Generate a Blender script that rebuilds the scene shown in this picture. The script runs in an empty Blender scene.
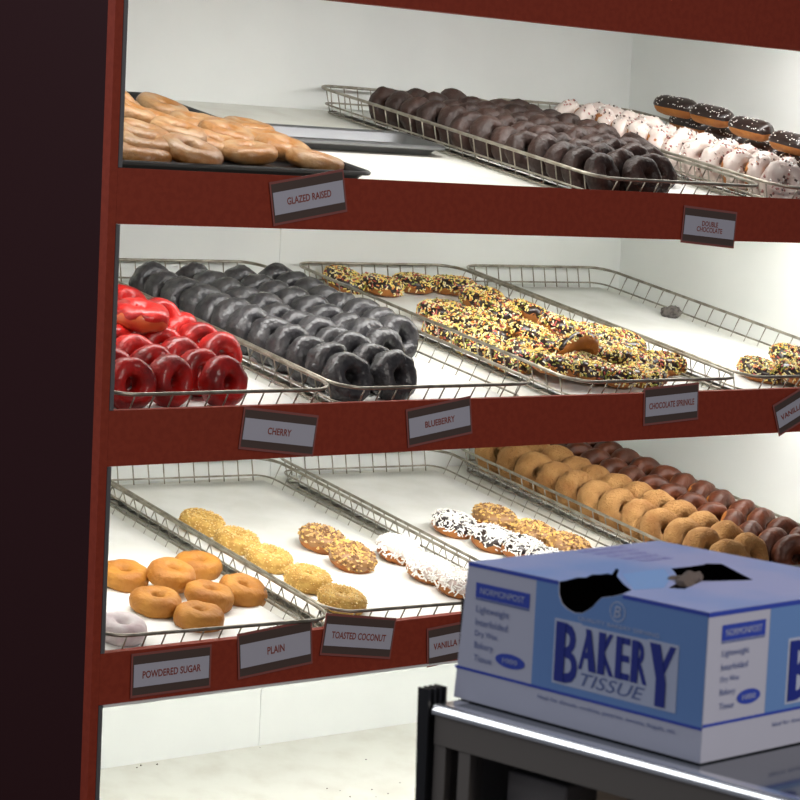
import bpy, bmesh, math, random
from mathutils import Vector, Matrix, noise
from mathutils.geometry import tessellate_polygon
random.seed(7)
COL = bpy.context.scene.collection
R = math.radians
PI = math.pi
# ---------------------------------------------------------------- camera model
F = 2355.0
cx = Vector((.765, -.0246, .6435)).normalized()
cd = Vector((-.0478, 1, .095)); cd = (cd - cx * cd.dot(cx)).normalized()
cy = cx.cross(cd); cz = -cd
RW = Matrix((cx, cy, cz))                 # camera axes -> world
CAM = RW @ -Vector((-53 / F * 3.8, 0, 3.8))
def ray(px, py): return RW @ Vector(((px - 400) / F, (py - 400) / F, 1))
def at_y(px, py, y=0.0):
    d = ray(px, py); return CAM + d * ((y - CAM.y) / d.y)
def at_plane(px, py, p0, n):
    d = ray(px, py); return CAM + d * ((Vector(p0) - CAM).dot(n) / d.dot(n))

cam = bpy.data.cameras.new('camera'); co = bpy.data.objects.new('camera', cam); COL.objects.link(co)
m = Matrix((RW.col[0], -RW.col[1], -RW.col[2])).transposed().to_4x4(); m.translation = CAM
co.matrix_world = m
cam.sensor_width = 36; cam.lens = F / 800 * 36; cam.clip_start = .05
cam.dof.use_dof = True; cam.dof.focus_distance = 4.0; cam.dof.aperture_fstop = 28
bpy.context.scene.camera = co
vs = bpy.context.scene.view_settings
vs.view_transform = 'Standard'; vs.look = 'None'; vs.exposure = 0; vs.gamma = 1

# ---------------------------------------------------------------- materials
def lin(c): return tuple(((v / 255) / 12.92 if v / 255 <= .04045 else ((v / 255 + .055) / 1.055) ** 2.4) for v in c) + (1,)
def mat(name, col, rough=.5, metal=0, col2=None, scale=20, detail=3, lo=.4, hi=.6, bump=0, bscale=60, coat=0, sss=0, spec=.5, crough=.15, emit=0):
    M = bpy.data.materials.new(name); M.use_nodes = True
    nt = M.node_tree; N = nt.nodes; L = nt.links; b = N['Principled BSDF']
    b.inputs['Base Color'].default_value = lin(col)
    b.inputs['Roughness'].default_value = rough; b.inputs['Metallic'].default_value = metal
    b.inputs['Coat Weight'].default_value = coat; b.inputs['Coat Roughness'].default_value = crough
    b.inputs['Specular IOR Level'].default_value = spec
    tc = N.new('ShaderNodeTexCoord')
    if sss:
        b.inputs['Subsurface Weight'].default_value = sss; b.inputs['Subsurface Radius'].default_value = (.006, .003, .001); b.inputs['Subsurface Scale'].default_value = 1
    if col2:
        n = N.new('ShaderNodeTexNoise'); n.inputs['Scale'].default_value = scale; n.inputs['Detail'].default_value = detail
        r = N.new('ShaderNodeValToRGB'); r.color_ramp.elements[0].position = lo; r.color_ramp.elements[1].position = hi
        r.color_ramp.elements[0].color = lin(col); r.color_ramp.elements[1].color = lin(col2)
        L.new(tc.outputs['Object'], n.inputs['Vector']); L.new(n.outputs['Fac'], r.inputs['Fac']); L.new(r.outputs['Color'], b.inputs['Base Color'])
    if bump:
        n = N.new('ShaderNodeTexNoise'); n.inputs['Scale'].default_value = bscale; n.inputs['Detail'].default_value = 4
        bp = N.new('ShaderNodeBump'); bp.inputs['Strength'].default_value = bump; bp.inputs['Distance'].default_value = .006
        L.new(tc.outputs['Object'], n.inputs['Vector']); L.new(n.outputs['Fac'], bp.inputs['Height']); L.new(bp.outputs['Normal'], b.inputs['Normal'])
        if coat: L.new(bp.outputs['Normal'], b.inputs['Coat Normal'])
    if emit:
        b.inputs['Emission Color'].default_value = lin(col); b.inputs['Emission Strength'].default_value = emit
    return M
M = {}
M['red'] = mat('red_laminate', (150, 56, 35), .6, col2=(142, 51, 31), scale=90, detail=2, spec=.3)
M['maroon'] = mat('maroon_laminate', (50, 21, 24), .6, spec=.15)
M['white'] = mat('white_laminate', (233, 236, 233), .5, col2=(227, 230, 227), scale=6, detail=3, lo=.3, hi=.8)
M['deck'] = mat('white_deck', (222, 222, 214), .45, col2=(210, 208, 198), scale=14, detail=5, lo=.45, hi=.75)
M['trim'] = mat('grey_aluminium_trim', (120, 120, 122), .45, .6)
M['wtrim'] = mat('white_trim', (240, 240, 240), .4)
M['wire'] = mat('steel_wire', (172, 167, 154), .35, .75, col2=(140, 134, 120), scale=40)
M['paper'] = mat('parchment_paper', (236, 237, 234), .6, col2=(226, 227, 222), scale=9, detail=4)
M['blackpan'] = mat('black_pan', (18, 19, 22), .35)
M['alu'] = mat('polished_aluminium', (138, 139, 142), .4, 1)
M['lamp'] = mat('lamp_diffuser', (255, 252, 245), .5, emit=3)
M['tag'] = mat('brown_card', (84, 68, 62), .5); M['tagpaper'] = mat('grey_label', (186, 186, 200), .6)
M['holder'] = mat('clear_plastic', (150, 90, 84), .15)
M['tagtext'] = mat('brown_print', (140, 58, 38), .6)
M['floor'] = mat('floor_tile', (120, 112, 104), .4, col2=(108, 100, 94), scale=8)
# donuts
M['glazed'] = mat('glazed_dough', (160, 108, 52), .5, col2=(176, 140, 98), scale=26, detail=5, lo=.45, hi=.66, bump=.35, bscale=120, coat=.4, crough=.2)
M['choc'] = mat('chocolate_glaze', (44, 28, 22), .6, col2=(58, 38, 31), scale=34, detail=5, bump=.5, bscale=120, coat=.22, crough=.22, spec=.3)
M['chocdough'] = mat('chocolate_dough', (58, 38, 30), .8, bump=.4)
M['choc2'] = mat('milk_chocolate_glaze', (92, 46, 24), .5, col2=(72, 36, 20), scale=25, bump=.4, bscale=90, coat=.15, crough=.3, spec=.3)
M['darkicing'] = mat('dark_chocolate_icing', (36, 20, 15), .3, bump=.15, bscale=60, coat=.4, crough=.15)
M['cherry'] = mat('cherry_glaze', (182, 20, 12), .5, col2=(122, 11, 10), scale=30, detail=5, lo=.4, hi=.65, bump=.35, bscale=90, coat=.5, crough=.1, spec=.3)
M['cherrybread'] = mat('cherry_dough', (186, 84, 34), .5, col2=(176, 34, 20), scale=30, lo=.5, hi=.62, coat=.4)
M['blue'] = mat('blueberry_glaze', (42, 41, 44), .6, col2=(72, 71, 72), scale=45, detail=6, lo=.42, hi=.68, bump=.5, bscale=110, coat=.75, crough=.11, spec=.3)
M['dough'] = mat('fried_dough', (172, 108, 44), .6, col2=(150, 86, 30), scale=18, detail=4, lo=.35, hi=.7, bump=.4, bscale=90)
M['plain'] = mat('plain_cake', (188, 128, 44), .6, col2=(160, 98, 28), scale=20, detail=6, lo=.35, hi=.7, bump=.5, bscale=120)
M['cinnamon'] = mat('cinnamon_sugar_cake', (176, 132, 78), .9, col2=(146, 100, 52), scale=24, detail=6, lo=.35, hi=.7, bump=1, bscale=260)
M['powder'] = mat('powdered_sugar', (222, 214, 214), .9, col2=(190, 170, 174), scale=30, detail=5, lo=.4, hi=.7, bump=.2)
M['whiteicing'] = mat('white_icing', (214, 202, 194), .45, col2=(200, 182, 174), scale=22, bump=.2, coat=.3)
M['icingtan'] = mat('peanut_icing', (150, 110, 66), .4, bump=.3)
M['crumbbase'] = mat('crumb_glaze', (206, 168, 88), .7, col2=(184, 140, 66), scale=60, bump=.5, bscale=150)
for n, c in dict(s_yellow=(250, 226, 130), s_cream=(252, 242, 196), s_brown=(88, 50, 26), s_orange=(232, 150, 70), s_green=(150, 160, 70), s_pink=(196, 90, 84), s_white=(246, 244, 240),
                 c_gold=(220, 180, 98), c_pale=(228, 202, 138), n_tan=(200, 162, 104), n_brown=(124, 84, 46), coco=(244, 242, 236), choc_bit=(84, 64, 60), bit_rose=(160, 104, 98)).items():
    M[n] = mat(n.replace('s_', 'sprinkle_').replace('c_', 'crumb_').replace('n_', 'nut_'), c, .45)
# box
M['card'] = mat('cardboard_inside_shade', (44, 36, 32), .9)  # inside of the box painted dark, its shade put into the colour
M['boxgrey'] = mat('pale_lilac_card', (188, 190, 208), .55)
M['boxblue'] = mat('light_blue_print', (104, 142, 200), .5)
M['boxtop'] = mat('box_lid_print', (176, 182, 226), .5, col2=(140, 168, 224), scale=9, detail=2, lo=.4, hi=.65)
M['lidblue'] = mat('lid_blue_print', (136, 176, 232), .5)
M['navy'] = mat('navy_print', (28, 44, 138), .5); M['royal'] = mat('royal_blue_print', (48, 72, 176), .5)
M['paleprint'] = mat('pale_print', (182, 190, 214), .55); M['slate'] = mat('slate_print', (92, 108, 160), .55)
M['violet'] = mat('violet_print', (132, 128, 200), .55)
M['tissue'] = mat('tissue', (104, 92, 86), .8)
M['steel'] = mat('brushed_steel_edge', (250, 250, 250), .22, 1)
M['apron'] = mat('dark_bronze', (112, 106, 100), .5, .1)
M['blackplastic'] = mat('black_plastic', (24, 25, 28), .4)
M['greypanel'] = mat('grey_panel', (150, 144, 142), .5)
M['glasstop'] = mat('smoked_glass_top', (44, 50, 56), .06, coat=.5)
M['beigecard'] = mat('beige_card', (226, 200, 170), .7); M['redcard'] = mat('dull_red_card', (170, 92, 84), .6)
M['tancard'] = mat('tan_card', (190, 160, 136), .7)
g = bpy.data.materials.new('clear_glass'); g.use_nodes = True
b = g.node_tree.nodes['Principled BSDF']; b.inputs['Transmission Weight'].default_value = 1; b.inputs['Roughness'].default_value = .02; b.inputs['IOR'].default_value = 1.1
M['glass'] = g

# ---------------------------------------------------------------- mesh helpers
class MB:
    def __init__(s): s.v = []; s.f = []; s.mi = []
    def add(s, vs, fs, k=0):
        o = len(s.v); s.v += [tuple(v) for v in vs]; s.f += [tuple(i + o for i in f) for f in fs]; s.mi += [k] * len(fs); return s
    def box(s, a, b, k=0, M4=None):
        vs = [Vector((x, y, z)) for x in (a[0], b[0]) for y in (a[1], b[1]) for z in (a[2], b[2])]
        if M4: vs = [M4 @ v for v in vs]
        return s.add(vs, [(0, 1, 3, 2), (4, 6, 7, 5), (0, 4, 5, 1), (2, 3, 7, 6), (0, 2, 6, 4), (1, 5, 7, 3)], k)
    def tube(s, pts, r, n=6, closed=False, k=0):
        P = [Vector(p) for p in pts]; c = len(P); vs = []; fs = []
        up = Vector((.013, .021, 1))
        for i in range(c):
            t = (P[(i + 1) % c] - P[i - 1]) if (closed or 0 < i < c - 1) else (P[1] - P[0] if i == 0 else P[-1] - P[-2])
            t.normalize(); u = up if abs(t.dot(up.normalized())) < .9 else Vector((1, .03, 0))
            a = t.cross(u).normalized(); b = t.cross(a)
            vs += [P[i] + (a * math.cos(2 * PI * j / n) + b * math.sin(2 * PI * j / n)) * r for j in range(n)]
        for i in range(c if closed else c - 1):
            q = (i + 1) % c
            fs += [(i * n + j, i * n + (j + 1) % n, q * n + (j + 1) % n, q * n + j) for j in range(n)]
        if not closed: fs += [tuple(range(n)), tuple(range((c - 1) * n, c * n))[::-1]]
        return s.add(vs, fs, k)
    def mesh(s, name, mats, smooth=False):
        me = bpy.data.meshes.new(name); me.from_pydata(s.v, [], s.f)
        for q in (mats if isinstance(mats, (list, tuple)) else [mats]): me.materials.append(M[q] if isinstance(q, str) else q)
        me.polygons.foreach_set('material_index', s.mi)
        if smooth: me.polygons.foreach_set('use_smooth', [True] * len(me.polygons))
        bm = bmesh.new(); bm.from_mesh(me); bmesh.ops.recalc_face_normals(bm, faces=bm.faces); bm.to_mesh(me); bm.free()
        return me
    def obj(s, name, mats, parent=None, smooth=False, bevel=0):
        o = link(name, s.mesh(name, mats, smooth), parent)
        if bevel:
            b = o.modifiers.new('bevel', 'BEVEL'); b.width = bevel; b.segments = 2; b.limit_method = 'ANGLE'
        return o
def link(name, me, parent=None, mw=None):
    o = bpy.data.objects.new(name, me); COL.objects.link(o)
    if parent: o.parent = parent
    if mw is not None: o.matrix_world = mw
    return o
def empty(name, mw=None):
    o = bpy.data.objects.new(name, None); COL.objects.link(o); o.empty_display_size = .05
    if mw is not None: o.matrix_world = mw
    return o
def tag(o, label, cat, group=None, kind=None):
    if label: o['label'] = label
    if cat: o['category'] = cat
    if group: o['group'] = group
    if kind: o['kind'] = kind
    return o
def frame(o, x, y, z):
    q = Matrix((x, y, z)).transposed().to_4x4(); q.translation = Vector(o); return q
def prism(polys, T, th, name, mats, parent=None, z0=0):
    """flat sheet with holes; polys[0] outline, rest holes, 2D; T maps local xy + z to parent space"""
    vv = [[Vector((p[0], p[1], 0)) for p in q] for q in polys]
    tri = tessellate_polygon(vv); flat = [p for q in vv for p in q]; n = len(flat)
    mb = MB(); vs = [T @ (p + Vector((0, 0, z0))) for p in flat] + [T @ (p + Vector((0, 0, z0 - th))) for p in flat]
    fs = [t for t in tri] + [tuple(i + n for i in t[::-1]) for t in tri]
    o = 0
    for q in vv:
        k = len(q); fs += [(o + i, o + (i + 1) % k, o + (i + 1) % k + n, o + i + n) for i in range(k)]; o += k
    mb.add(vs, fs); return mb.obj(name, mats, parent)
def text_mesh(s, w=None, h=None, shear=0, offset=0, ext=.0001, narrow=None):
    c = bpy.data.curves.new('lettering', 'FONT'); c.body = s; c.size = 1; c.align_x = 'CENTER'; c.align_y = 'CENTER'; c.shear = shear; c.offset = offset; c.resolution_u = 3
    c.space_line = .85
    o = bpy.data.objects.new('lettering', c); COL.objects.link(o)
    me = bpy.data.meshes.new_from_object(o.evaluated_get(bpy.context.evaluated_depsgraph_get()))
    bpy.data.objects.remove(o)
    xs = [v.co.x for v in me.vertices]; ys = [v.co.y for v in me.vertices]
    W = max(xs) - min(xs); H = max(ys) - min(ys); mx = (max(xs) + min(xs)) / 2; my = (max(ys) + min(ys)) / 2
    sx = w / W if w else h / H; sy = h / H if h else sx
    for v in me.vertices: v.co.x = (v.co.x - mx) * sx; v.co.y = (v.co.y - my) * sy; v.co.z = 0
    return me
def text(s, T, parent, material, w=None, h=None, name='lettering', z=0, **k):
    me = text_mesh(s, w, h, **k); me.materials.append(M[material])
    for v in me.vertices: v.co = T @ (v.co + Vector((0, 0, z)))
    return link(name, me, parent)

LE = (10.6, 9.8, 9.4, 11.6)
# ---------------------------------------------------------------- display case
XL, XR, YB = -.447, 1.505, .885
SL = .192; SL3 = .165
decks = {1: (.372 - .052, SL), 2: (.012 - .052, SL), 3: (-.356 - .052, SL3), 4: (-.985, .18)}   # height at the front, slope
case = empty('donut_display_case', Matrix.Translation((.52, .44, -1.15)))
tag(case, 'red open-fronted donut display case with white shelves holding rows of donuts', 'display case')
def cpart(mb, name, mats, label=None, **k):
    o = mb.obj(name, mats, None, **k); o.parent = case; o.matrix_parent_inverse = Matrix.Translation((-.52, -.44, 1.15))
    if label: o['label'] = label
    return o
SEAM = .523
cpart(MB().box((XL - .01, YB, -1.15), (SEAM - .0006, YB + .02, .31)), 'back_panel', 'white')
cpart(MB().box((XL - .01, YB, .3105), (XR + .02, YB + .02, .84)), 'back_panel', 'white')
cpart(MB().box((SEAM + .0006, YB, -1.15), (XR + .02, YB + .02, .31)), 'back_panel', 'white')
cpart(MB().box((SEAM - .002, YB + .004, -1.15), (SEAM + .002, YB + .022, .31)), 'seam_strip', 'deck')
mb = MB().box((-.468, .0205, -1.15), (-.4545, YB + .02, .84)); cpart(mb, 'side_panel', 'maroon', 'dark maroon outer side panel')
cpart(MB().box((-.4545, .0205, -1.15), (-.4485, YB, .84)), 'inner_side_panel', 'white')
cpart(MB().box((XR, .02, -1.15), (XR + .02, YB + .02, .84)), 'inner_side_panel', 'white')
cpart(MB().box((-.4685, 0, -1.15), (-.4545, .02, .84)), 'front_post', 'red')
cpart(MB().box((XR - .01, 0, -1.15), (XR + .09, .0195, .84)), 'front_post', 'red')
cpart(MB().box((-.4685, 0, .8405), (XR + .09, YB + .02, .86)), 'top_panel', 'white')
for a, b_ in ((.633, .8395), (.273, .356), (-.089, -.005), (-.452, -.373), (-1.15, -1.02)):
    cpart(MB().box((-.4543, 0, a), (XR - .0105, .018, b_)), 'front_rail', 'red')
for a, b_ in ((.3565, .6325), (-.0045, .2725), (-.3725, -.0895), (-1.0195, -.4525)):
    cpart(MB().box((-.4543, -.0015, a), (-.4475, .0195, b_)), 'edge_trim', 'trim')
for k, (z0, s) in decks.items():
    mb = MB(); y0 = .019; z1 = z0 + s * y0; z2 = z0 + s * YB
    x0, x1 = XL - .0005, XR - .0005
    vs = [(x, y, z - t) for x in (x0, x1) for y, z in ((y0, z1), (YB - .0005, z2)) for t in (0, .012)]
    mb.add(vs, [(0, 1, 3, 2), (4, 6, 7, 5), (0, 4, 5, 1), (2, 3, 7, 6), (0, 2, 6, 4), (1, 5, 7, 3)])
    cpart(mb, 'shelf', 'deck')
# light fixtures under the shelf above, set back from the rails
LY = .24
for i, zf in enumerate((.74, decks[1][0] + SL * .18 - .016, decks[2][0] + SL * .18 - .016, decks[3][0] + SL3 * .18 - .016)):
    o = cpart(MB().box((XL + .01, LY - .06, zf - .018), (XR - .012, LY + .06, zf)), 'light_fixture', 'wtrim')
    MB().box((XL + .03, LY - .05, zf - .0215), (XR - .03, LY + .05, zf - .0185)).obj('lamp_diffuser', 'lamp', o)
    L = bpy.data.lights.new('shelf_light', 'AREA'); L.shape = 'RECTANGLE'; L.size = 1.88; L.size_y = .1; L.energy = LE[i]; L.color = (1, .99, .97)
    lo = bpy.data.objects.new('shelf_light', L); COL.objects.link(lo); lo.location = (.53, LY, zf - .023); lo.rotation_euler = (R(30), 0, 0)
o = cpart(MB().box((XL + .001, .062, -.474), (XR - .002, .068, -.43)), 'light_shield', 'white')
cpart(MB().box((XL, -.003, -.4555), (XR - .011, .018, -.4522)), 'bottom_lip', 'wtrim')
fl = MB().box((-4, -5, -1.17), (4, 2, -1.15)).obj('floor', 'floor'); fl['kind'] = 'structure'

# crumbs on the bottom shelf (nobody could count)
mb = MB()
def deckpt(k, px, py, h=0):
    z0, s = decks[k]; return at_plane(px, py, (0, 0, z0 + h), Vector((0, -s, 1)))
def chip(mb, p, r, k=0):
    vs = [Vector(p) + Vector((random.uniform(-1, 1) * .3 + a, random.uniform(-1, 1) * .3 + b, c)) * r for a, b, c in ((1, 0, 0), (0, 1, 0), (-1, 0, 0), (0, -1, 0), (0, 0, .8), (0, 0, -.5))]
    mb.add(vs, [(0, 1, 4), (1, 2, 4), (2, 3, 4), (3, 0, 4), (1, 0, 5), (2, 1, 5), (3, 2, 5), (0, 3, 5)], k)
for px, py, r in ((141, 766, .003), (157, 765, .003), (137, 768, .002), (260, 748, .0015), (366, 760, .002), (327, 789, .002), (340, 791, .0015), (372, 790, .002), (376, 797, .0015), (388, 794, .002), (400, 783, .0015), (415, 790, .002), (350, 797, .002), (420, 770, .0015)):
    p = deckpt(4, px, py); 
    if p.y > YB - .004: p = Vector((p.x, YB - .004, decks[4][0] + decks[4][1] * (YB - .004)))
    chip(mb, p + Vector((0, 0, r * .4)), r)
tag(mb.obj('crumbs', 'tag'), 'scattered dark crumbs on the empty white bottom shelf', 'crumbs', kind='stuff')

# ---------------------------------------------------------------- wire trays
TW, TD, TH = .437, .86, .05
def rrect(x0, y0, x1, y1, r, z, n=6):
    P = []
    for (qx, qy, a0) in ((x1 - r, y0 + r, -90), (x1 - r, y1 - r, 0), (x0 + r, y1 - r, 90), (x0 + r, y0 + r, 180)):
        for i in range(n + 1):
            a = R(a0 + 90 * i / n); P.append((qx + r * math.cos(a), qy + r * math.sin(a), z))
    return P
IN = .020   # how much narrower the base is than the rim
def tray_meshes():
    rim = MB().tube(rrect(0, 0, TW, TD, .05, TH), .0031, 8, True).mesh('wire_rim', 'wire', True)
    low = MB(); low.tube(rrect(IN, IN, TW - IN, TD - IN, .03, .002), .0019, 6, True); low.tube(rrect(IN - .007, IN - .007, TW - IN + .007, TD - IN + .007, .034, .018), .0019, 6, True)
    sd = MB()
    n = 20
    for i in range(n + 1):
        y = .045 + (TD - .09) * i / n
        sd.tube([(0.001, y, TH), (IN, y, .0018), (TW - IN, y, .0018), (TW - .001, y, TH)], .0014, 5)
    n = 10
    for i in range(n + 1):
        x = .045 + (TW - .09) * i / n
        for a, b_ in ((0.001, IN), (TD - .001, TD - IN)):
            sd.tube([(x, a, TH), (x, b_, .0018)], .0014, 5)
    for x in (.09, TW / 2, TW - .09): low.tube([(x, IN, -.001), (x, TD - IN, -.001)], .0019, 6)
    return rim, low.mesh('base_frame', 'wire', True), sd.mesh('wire_ribs', 'wire', True)
TM = tray_meshes()
TRAYS = {}
def tray(key, X, rot, tier, label):
    z0, s = decks[tier]
    T = Matrix.Translation((X, .0225, z0 + s * .0225 + .0032)) @ Matrix.Rotation(math.atan(s), 4, 'X') @ Matrix.Rotation(R(rot), 4, 'Z')
    e = empty('wire_tray', T); tag(e, label, 'tray')
    for me in TM: link(me.name, me, e)
    TRAYS[key] = T
    # liner
    nx, ny = 10, 24; mb = MB(); a = IN + .004
    for j in range(ny + 1):
        for i in range(nx + 1):
            x = a + (TW - 2 * a) * i / nx; y = a + (TD - 2 * a) * j / ny
            e_ = min(x - a, TW - a - x, y - a, TD - a - y); z = .0055 + .0012 * noise.noise(Vector((x * 9, y * 7, X * 5))) + (.004 if e_ < 1e-6 else 0)
            mb.v.append((x, y, z))
    for j in range(ny):
        for i in range(nx):
            q = j * (nx + 1) + i; mb.f.append((q, q + 1, q + nx + 2, q + nx + 1)); mb.mi.append(0)
    return T, mb
def liner(key, label):
    T, mb = tray_l[key]; o = mb.obj('paper_liner', 'paper', smooth=True); o.matrix_world = T
    sol = o.modifiers.new('thickness', 'SOLIDIFY'); sol.thickness = .0004
    tag(o, label, 'paper', 'parchment sheets lining the wire trays')
tray_l = {}
for key, X, rot, tier, lb, ll in (
    ('choc', .560, -.5, 1, 'wire tray on the top shelf full of upright dark chocolate donuts', 'white paper under the dark chocolate donuts on the top shelf'),
    ('white', 1.045, 0, 1, 'wire tray on the top shelf, farthest right, holding white-iced donuts', 'white paper under the white-iced donuts on the top shelf'),
    ('cherry', -.4435, 0, 2, 'wire tray on the middle shelf, leftmost, holding red cherry donuts', 'white paper under the red cherry donuts'),
    ('blue', .004, 0, 2, 'wire tray on the middle shelf packed with grey-blue blueberry donuts', 'white paper under the blueberry donuts'),
    ('sprk', .528, -.2, 2, 'wire tray on the middle shelf full of flat sprinkle-covered donuts', 'white paper under the flat sprinkle donuts'),
    ('vsprk', .985, 0, 2, 'nearly empty wire tray on the middle shelf, rightmost', 'white paper in the nearly empty tray on the middle shelf'),
    ('plain', -.4430, -3, 3, 'wire tray on the lower shelf, leftmost, holding seven plain golden donuts', 'white paper under the plain golden donuts'),
    ('crumb', .004, -3, 3, 'wire tray on the lower shelf holding crumb, nut and coconut donuts', 'white paper under the crumb and white coconut donuts'),
    ('coco', .462, -3, 3, 'wire tray on the lower shelf with shredded coconut and nut donuts at front', 'white paper under the chocolate coconut and nut donuts'),
    ('cinn', .952, -3, 3, 'wire tray on the lower shelf, rightmost, full of upright tan and brown donuts', 'white paper under the tan cinnamon donuts')):
    tray_l[key] = tray(key, X, rot, tier, lb); liner(key, ll)

# black pan and aluminium pan on the top shelf
def pan(name, x0, x1, y0, y1, h, tier, material, label, lip=.006):
    z0, s = decks[tier]; T = Matrix.Translation((0, 0, z0 + .0015)) @ Matrix.Rotation(math.atan(s), 4, 'X')
    mb = MB(); rings = []
    for (e, z) in ((.014, .0), (0, h), (-lip * .5, h + .001), (-lip, h - .001), (-lip, h - .005), (-lip + .002, h - .005), (.001, h - .0025), (.015, .0018)):
        pass
    prof = [(.014, 0), (.001, h - .004), (-lip + .001, h - .006), (-lip, h - .002), (-lip * .6, h), (0, h), (.004, h - .003), (.016, .0018)]
    n = None
    for e, z in prof:
        rr = rrect(x0 + e, y0 + e, x1 - e, y1 - e, .022, z); n = len(rr); mb.v += rr
    for i in range(len(prof) - 1):
        for j in range(n): mb.f.append((i * n + j, i * n + (j + 1) % n, (i + 1) * n + (j + 1) % n, (i + 1) * n + j)); mb.mi.append(0)
    mb.f += [tuple(range(n)), tuple(range((len(prof) - 1) * n, len(prof) * n))[::-1]]; mb.mi += [0, 0]
    o = mb.obj(name, material, smooth=False); o.matrix_world = T; tag(o, label, 'tray'); return T
PAN = pan('baking_pan', XL + .008, .124, .122, .80, .024, 1, 'blackpan', 'black baking pan on the top shelf, full of glazed raised donuts')
pan('sheet_pan', .145, .548, .43, .565, .02, 1, 'alu', 'empty shiny aluminium pan lying between the black pan and chocolate donuts', .008)

# ---------------------------------------------------------------- donuts
def ring(Rm, a, b, seed, dv=.0012, ph0=0, ph1=360, off=0, n=36, mseg=16, wavy=0, squash=0, flat=0):
    """torus-like ring; ph0..ph1 = covered arc of the section (90 = top)"""
    mb = MB(); full = (ph1 - ph0) >= 360; rows = mseg if full else mseg + 1
    sd = Vector((seed * 3.7, seed * 1.3, seed * 9.1))
    for i in range(n):
        t = 2 * PI * i / n
        w = wavy * (noise.noise(Vector((math.cos(t) * 3, math.sin(t) * 3, seed * 5.0))) * 40)
        for j in range(rows):
            f = j / mseg; p = R(ph0 - w + (ph1 - ph0 + 2 * w) * f) if not full else 2 * PI * f
            c, s = math.cos(p), math.sin(p)
            o_ = off * (1 if full else min(1, 6 * min(f, 1 - f) + .0))
            if not full and (j == 0 or j == rows - 1): o_ = -.0008
            ar = a * (1 + .06 * noise.noise(Vector((math.cos(t), math.sin(t), seed)))) + o_
            r = Rm + ar * (abs(c) ** .9) * (1 if c > 0 else -1); z = (b + o_) * (abs(s) ** .85) * (1 if s > 0 else -1)
            if z < -b * .8 and flat: z = -b * .8
            v = Vector((r * math.cos(t), r * math.sin(t) * (1 - squash), z))
            d = noise.noise(v * 45 + sd) * dv + noise.noise(v * 110 + sd) * dv * .35
            v += Vector((c * math.cos(t), c * math.sin(t), s)) * d
            mb.v.append(v)
    for i in range(n):
        q = (i + 1) % n
        for j in range(mseg):
            k = (j + 1) % rows
            mb.f.append((i * rows + j, q * rows + j, q * rows + k, i * rows + k)); mb.mi.append(0)
    return mb
def rod(mb, p, nrm, ln, r, k):
    t = Vector((random.gauss(0, 1), random.gauss(0, 1), random.gauss(0, 1))); t = (t - nrm * t.dot(nrm) * .75).normalized()
    a = t.cross(nrm); a = a.normalized() if a.length > .1 else t.orthogonal().normalized(); b_ = t.cross(a)
    p = p + nrm * r * .6
    q = [(a * x + b_ * y) * r for x, y in ((1, 1), (-1, 1), (-1, -1), (1, -1))]
    mb.add([p - t * ln / 2 + v for v in q] + [p + t * ln / 2 + v for v in q], [(0, 1, 2, 3), (7, 6, 5, 4), (0, 4, 5, 1), (1, 5, 6, 2), (2, 6, 7, 3), (3, 7, 4, 0)], k)
def topping(Rm, a, b, off, count, ln, r, nm, ph=(10, 170), chunk=False, squash=0):
    mb = MB()
    for _ in range(count):
        t = random.uniform(0, 2 * PI); p = R(random.uniform(*ph)); c, s = math.cos(p), math.sin(p)
        nv = Vector((c * math.cos(t), c * math.sin(t), s))
        rr = Rm + (a + off) * (abs(c) ** .9) * (1 if c > 0 else -1)
        P = Vector((rr * math.cos(t), rr * math.sin(t) * (1 - squash), (b + off) * abs(s) ** .85 * (1 if s > 0 else -1)))
        k = random.randrange(nm)
        if chunk:
            chip(mb, P, r * random.uniform(.6, 1.3), k)
        else: rod(mb, P, nv, ln * random.uniform(.6, 1.25), r, k)
    return mb
SPR = ['s_yellow', 's_cream', 's_brown', 's_yellow', 's_green', 's_cream', 's_orange', 's_brown', 's_yellow', 's_pink']
KINDS = {}
def kind(name, variants): KINDS[name] = variants
# each variant: list of (part name, mesh, extra) ; first = body ; single entry = one-mesh thing
kind('glazed', [[('glazed_donut', ring(.0335, .0195, .0150, s, .0018).mesh('glazed_donut', 'glazed', True))] for s in range(4)])
kind('choc', [[('chocolate_donut', ring(.0245, .0172, .0195, s, .0042).mesh('chocolate_donut', 'choc', True))] for s in range(4)])
kind('cherry', [[('cherry_donut', ring(.026, .0160, .021, s, .003).mesh('cherry_donut', 'cherry', True))] for s in range(3)])
kind('cherryflat', [[('dough', ring(.029, .0195, .019, 5, .002).mesh('dough', 'cherrybread', True)), ('icing', ring(.029, .0195, .019, 5, .002, 8, 172, .0018, wavy=1.2).mesh('icing', 'cherry', True))]])
kind('blue', [[('blueberry_donut', ring(.0265, .0180, .0235, s, .0042).mesh('blueberry_donut', 'blue', True))] for s in range(4)])
kind('plain', [[('plain_donut', ring(.0245, .0175, .0175, s, .0028).mesh('plain_donut', 'plain', True))] for s in range(4)])
kind('cinn', [[('cinnamon_donut', ring(.0265, .0198, .0225, s, .0032).mesh('cinnamon_donut', 'cinnamon', True))] for s in range(4)])
kind('powder', [[('powdered_donut', ring(.0245, .0175, .0175, 3, .0018).mesh('powdered_donut', 'powder', True))]])
kind('brown', [[('dough', ring(.0268, .0178, .0195, s, .0025).mesh('dough', 'dough', True)), ('icing', ring(.0268, .0178, .0195, s, .0025, 0 - 35, 215, .0016, wavy=1).mesh('icing', 'choc2', True))] for s in range(4)])
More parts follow.
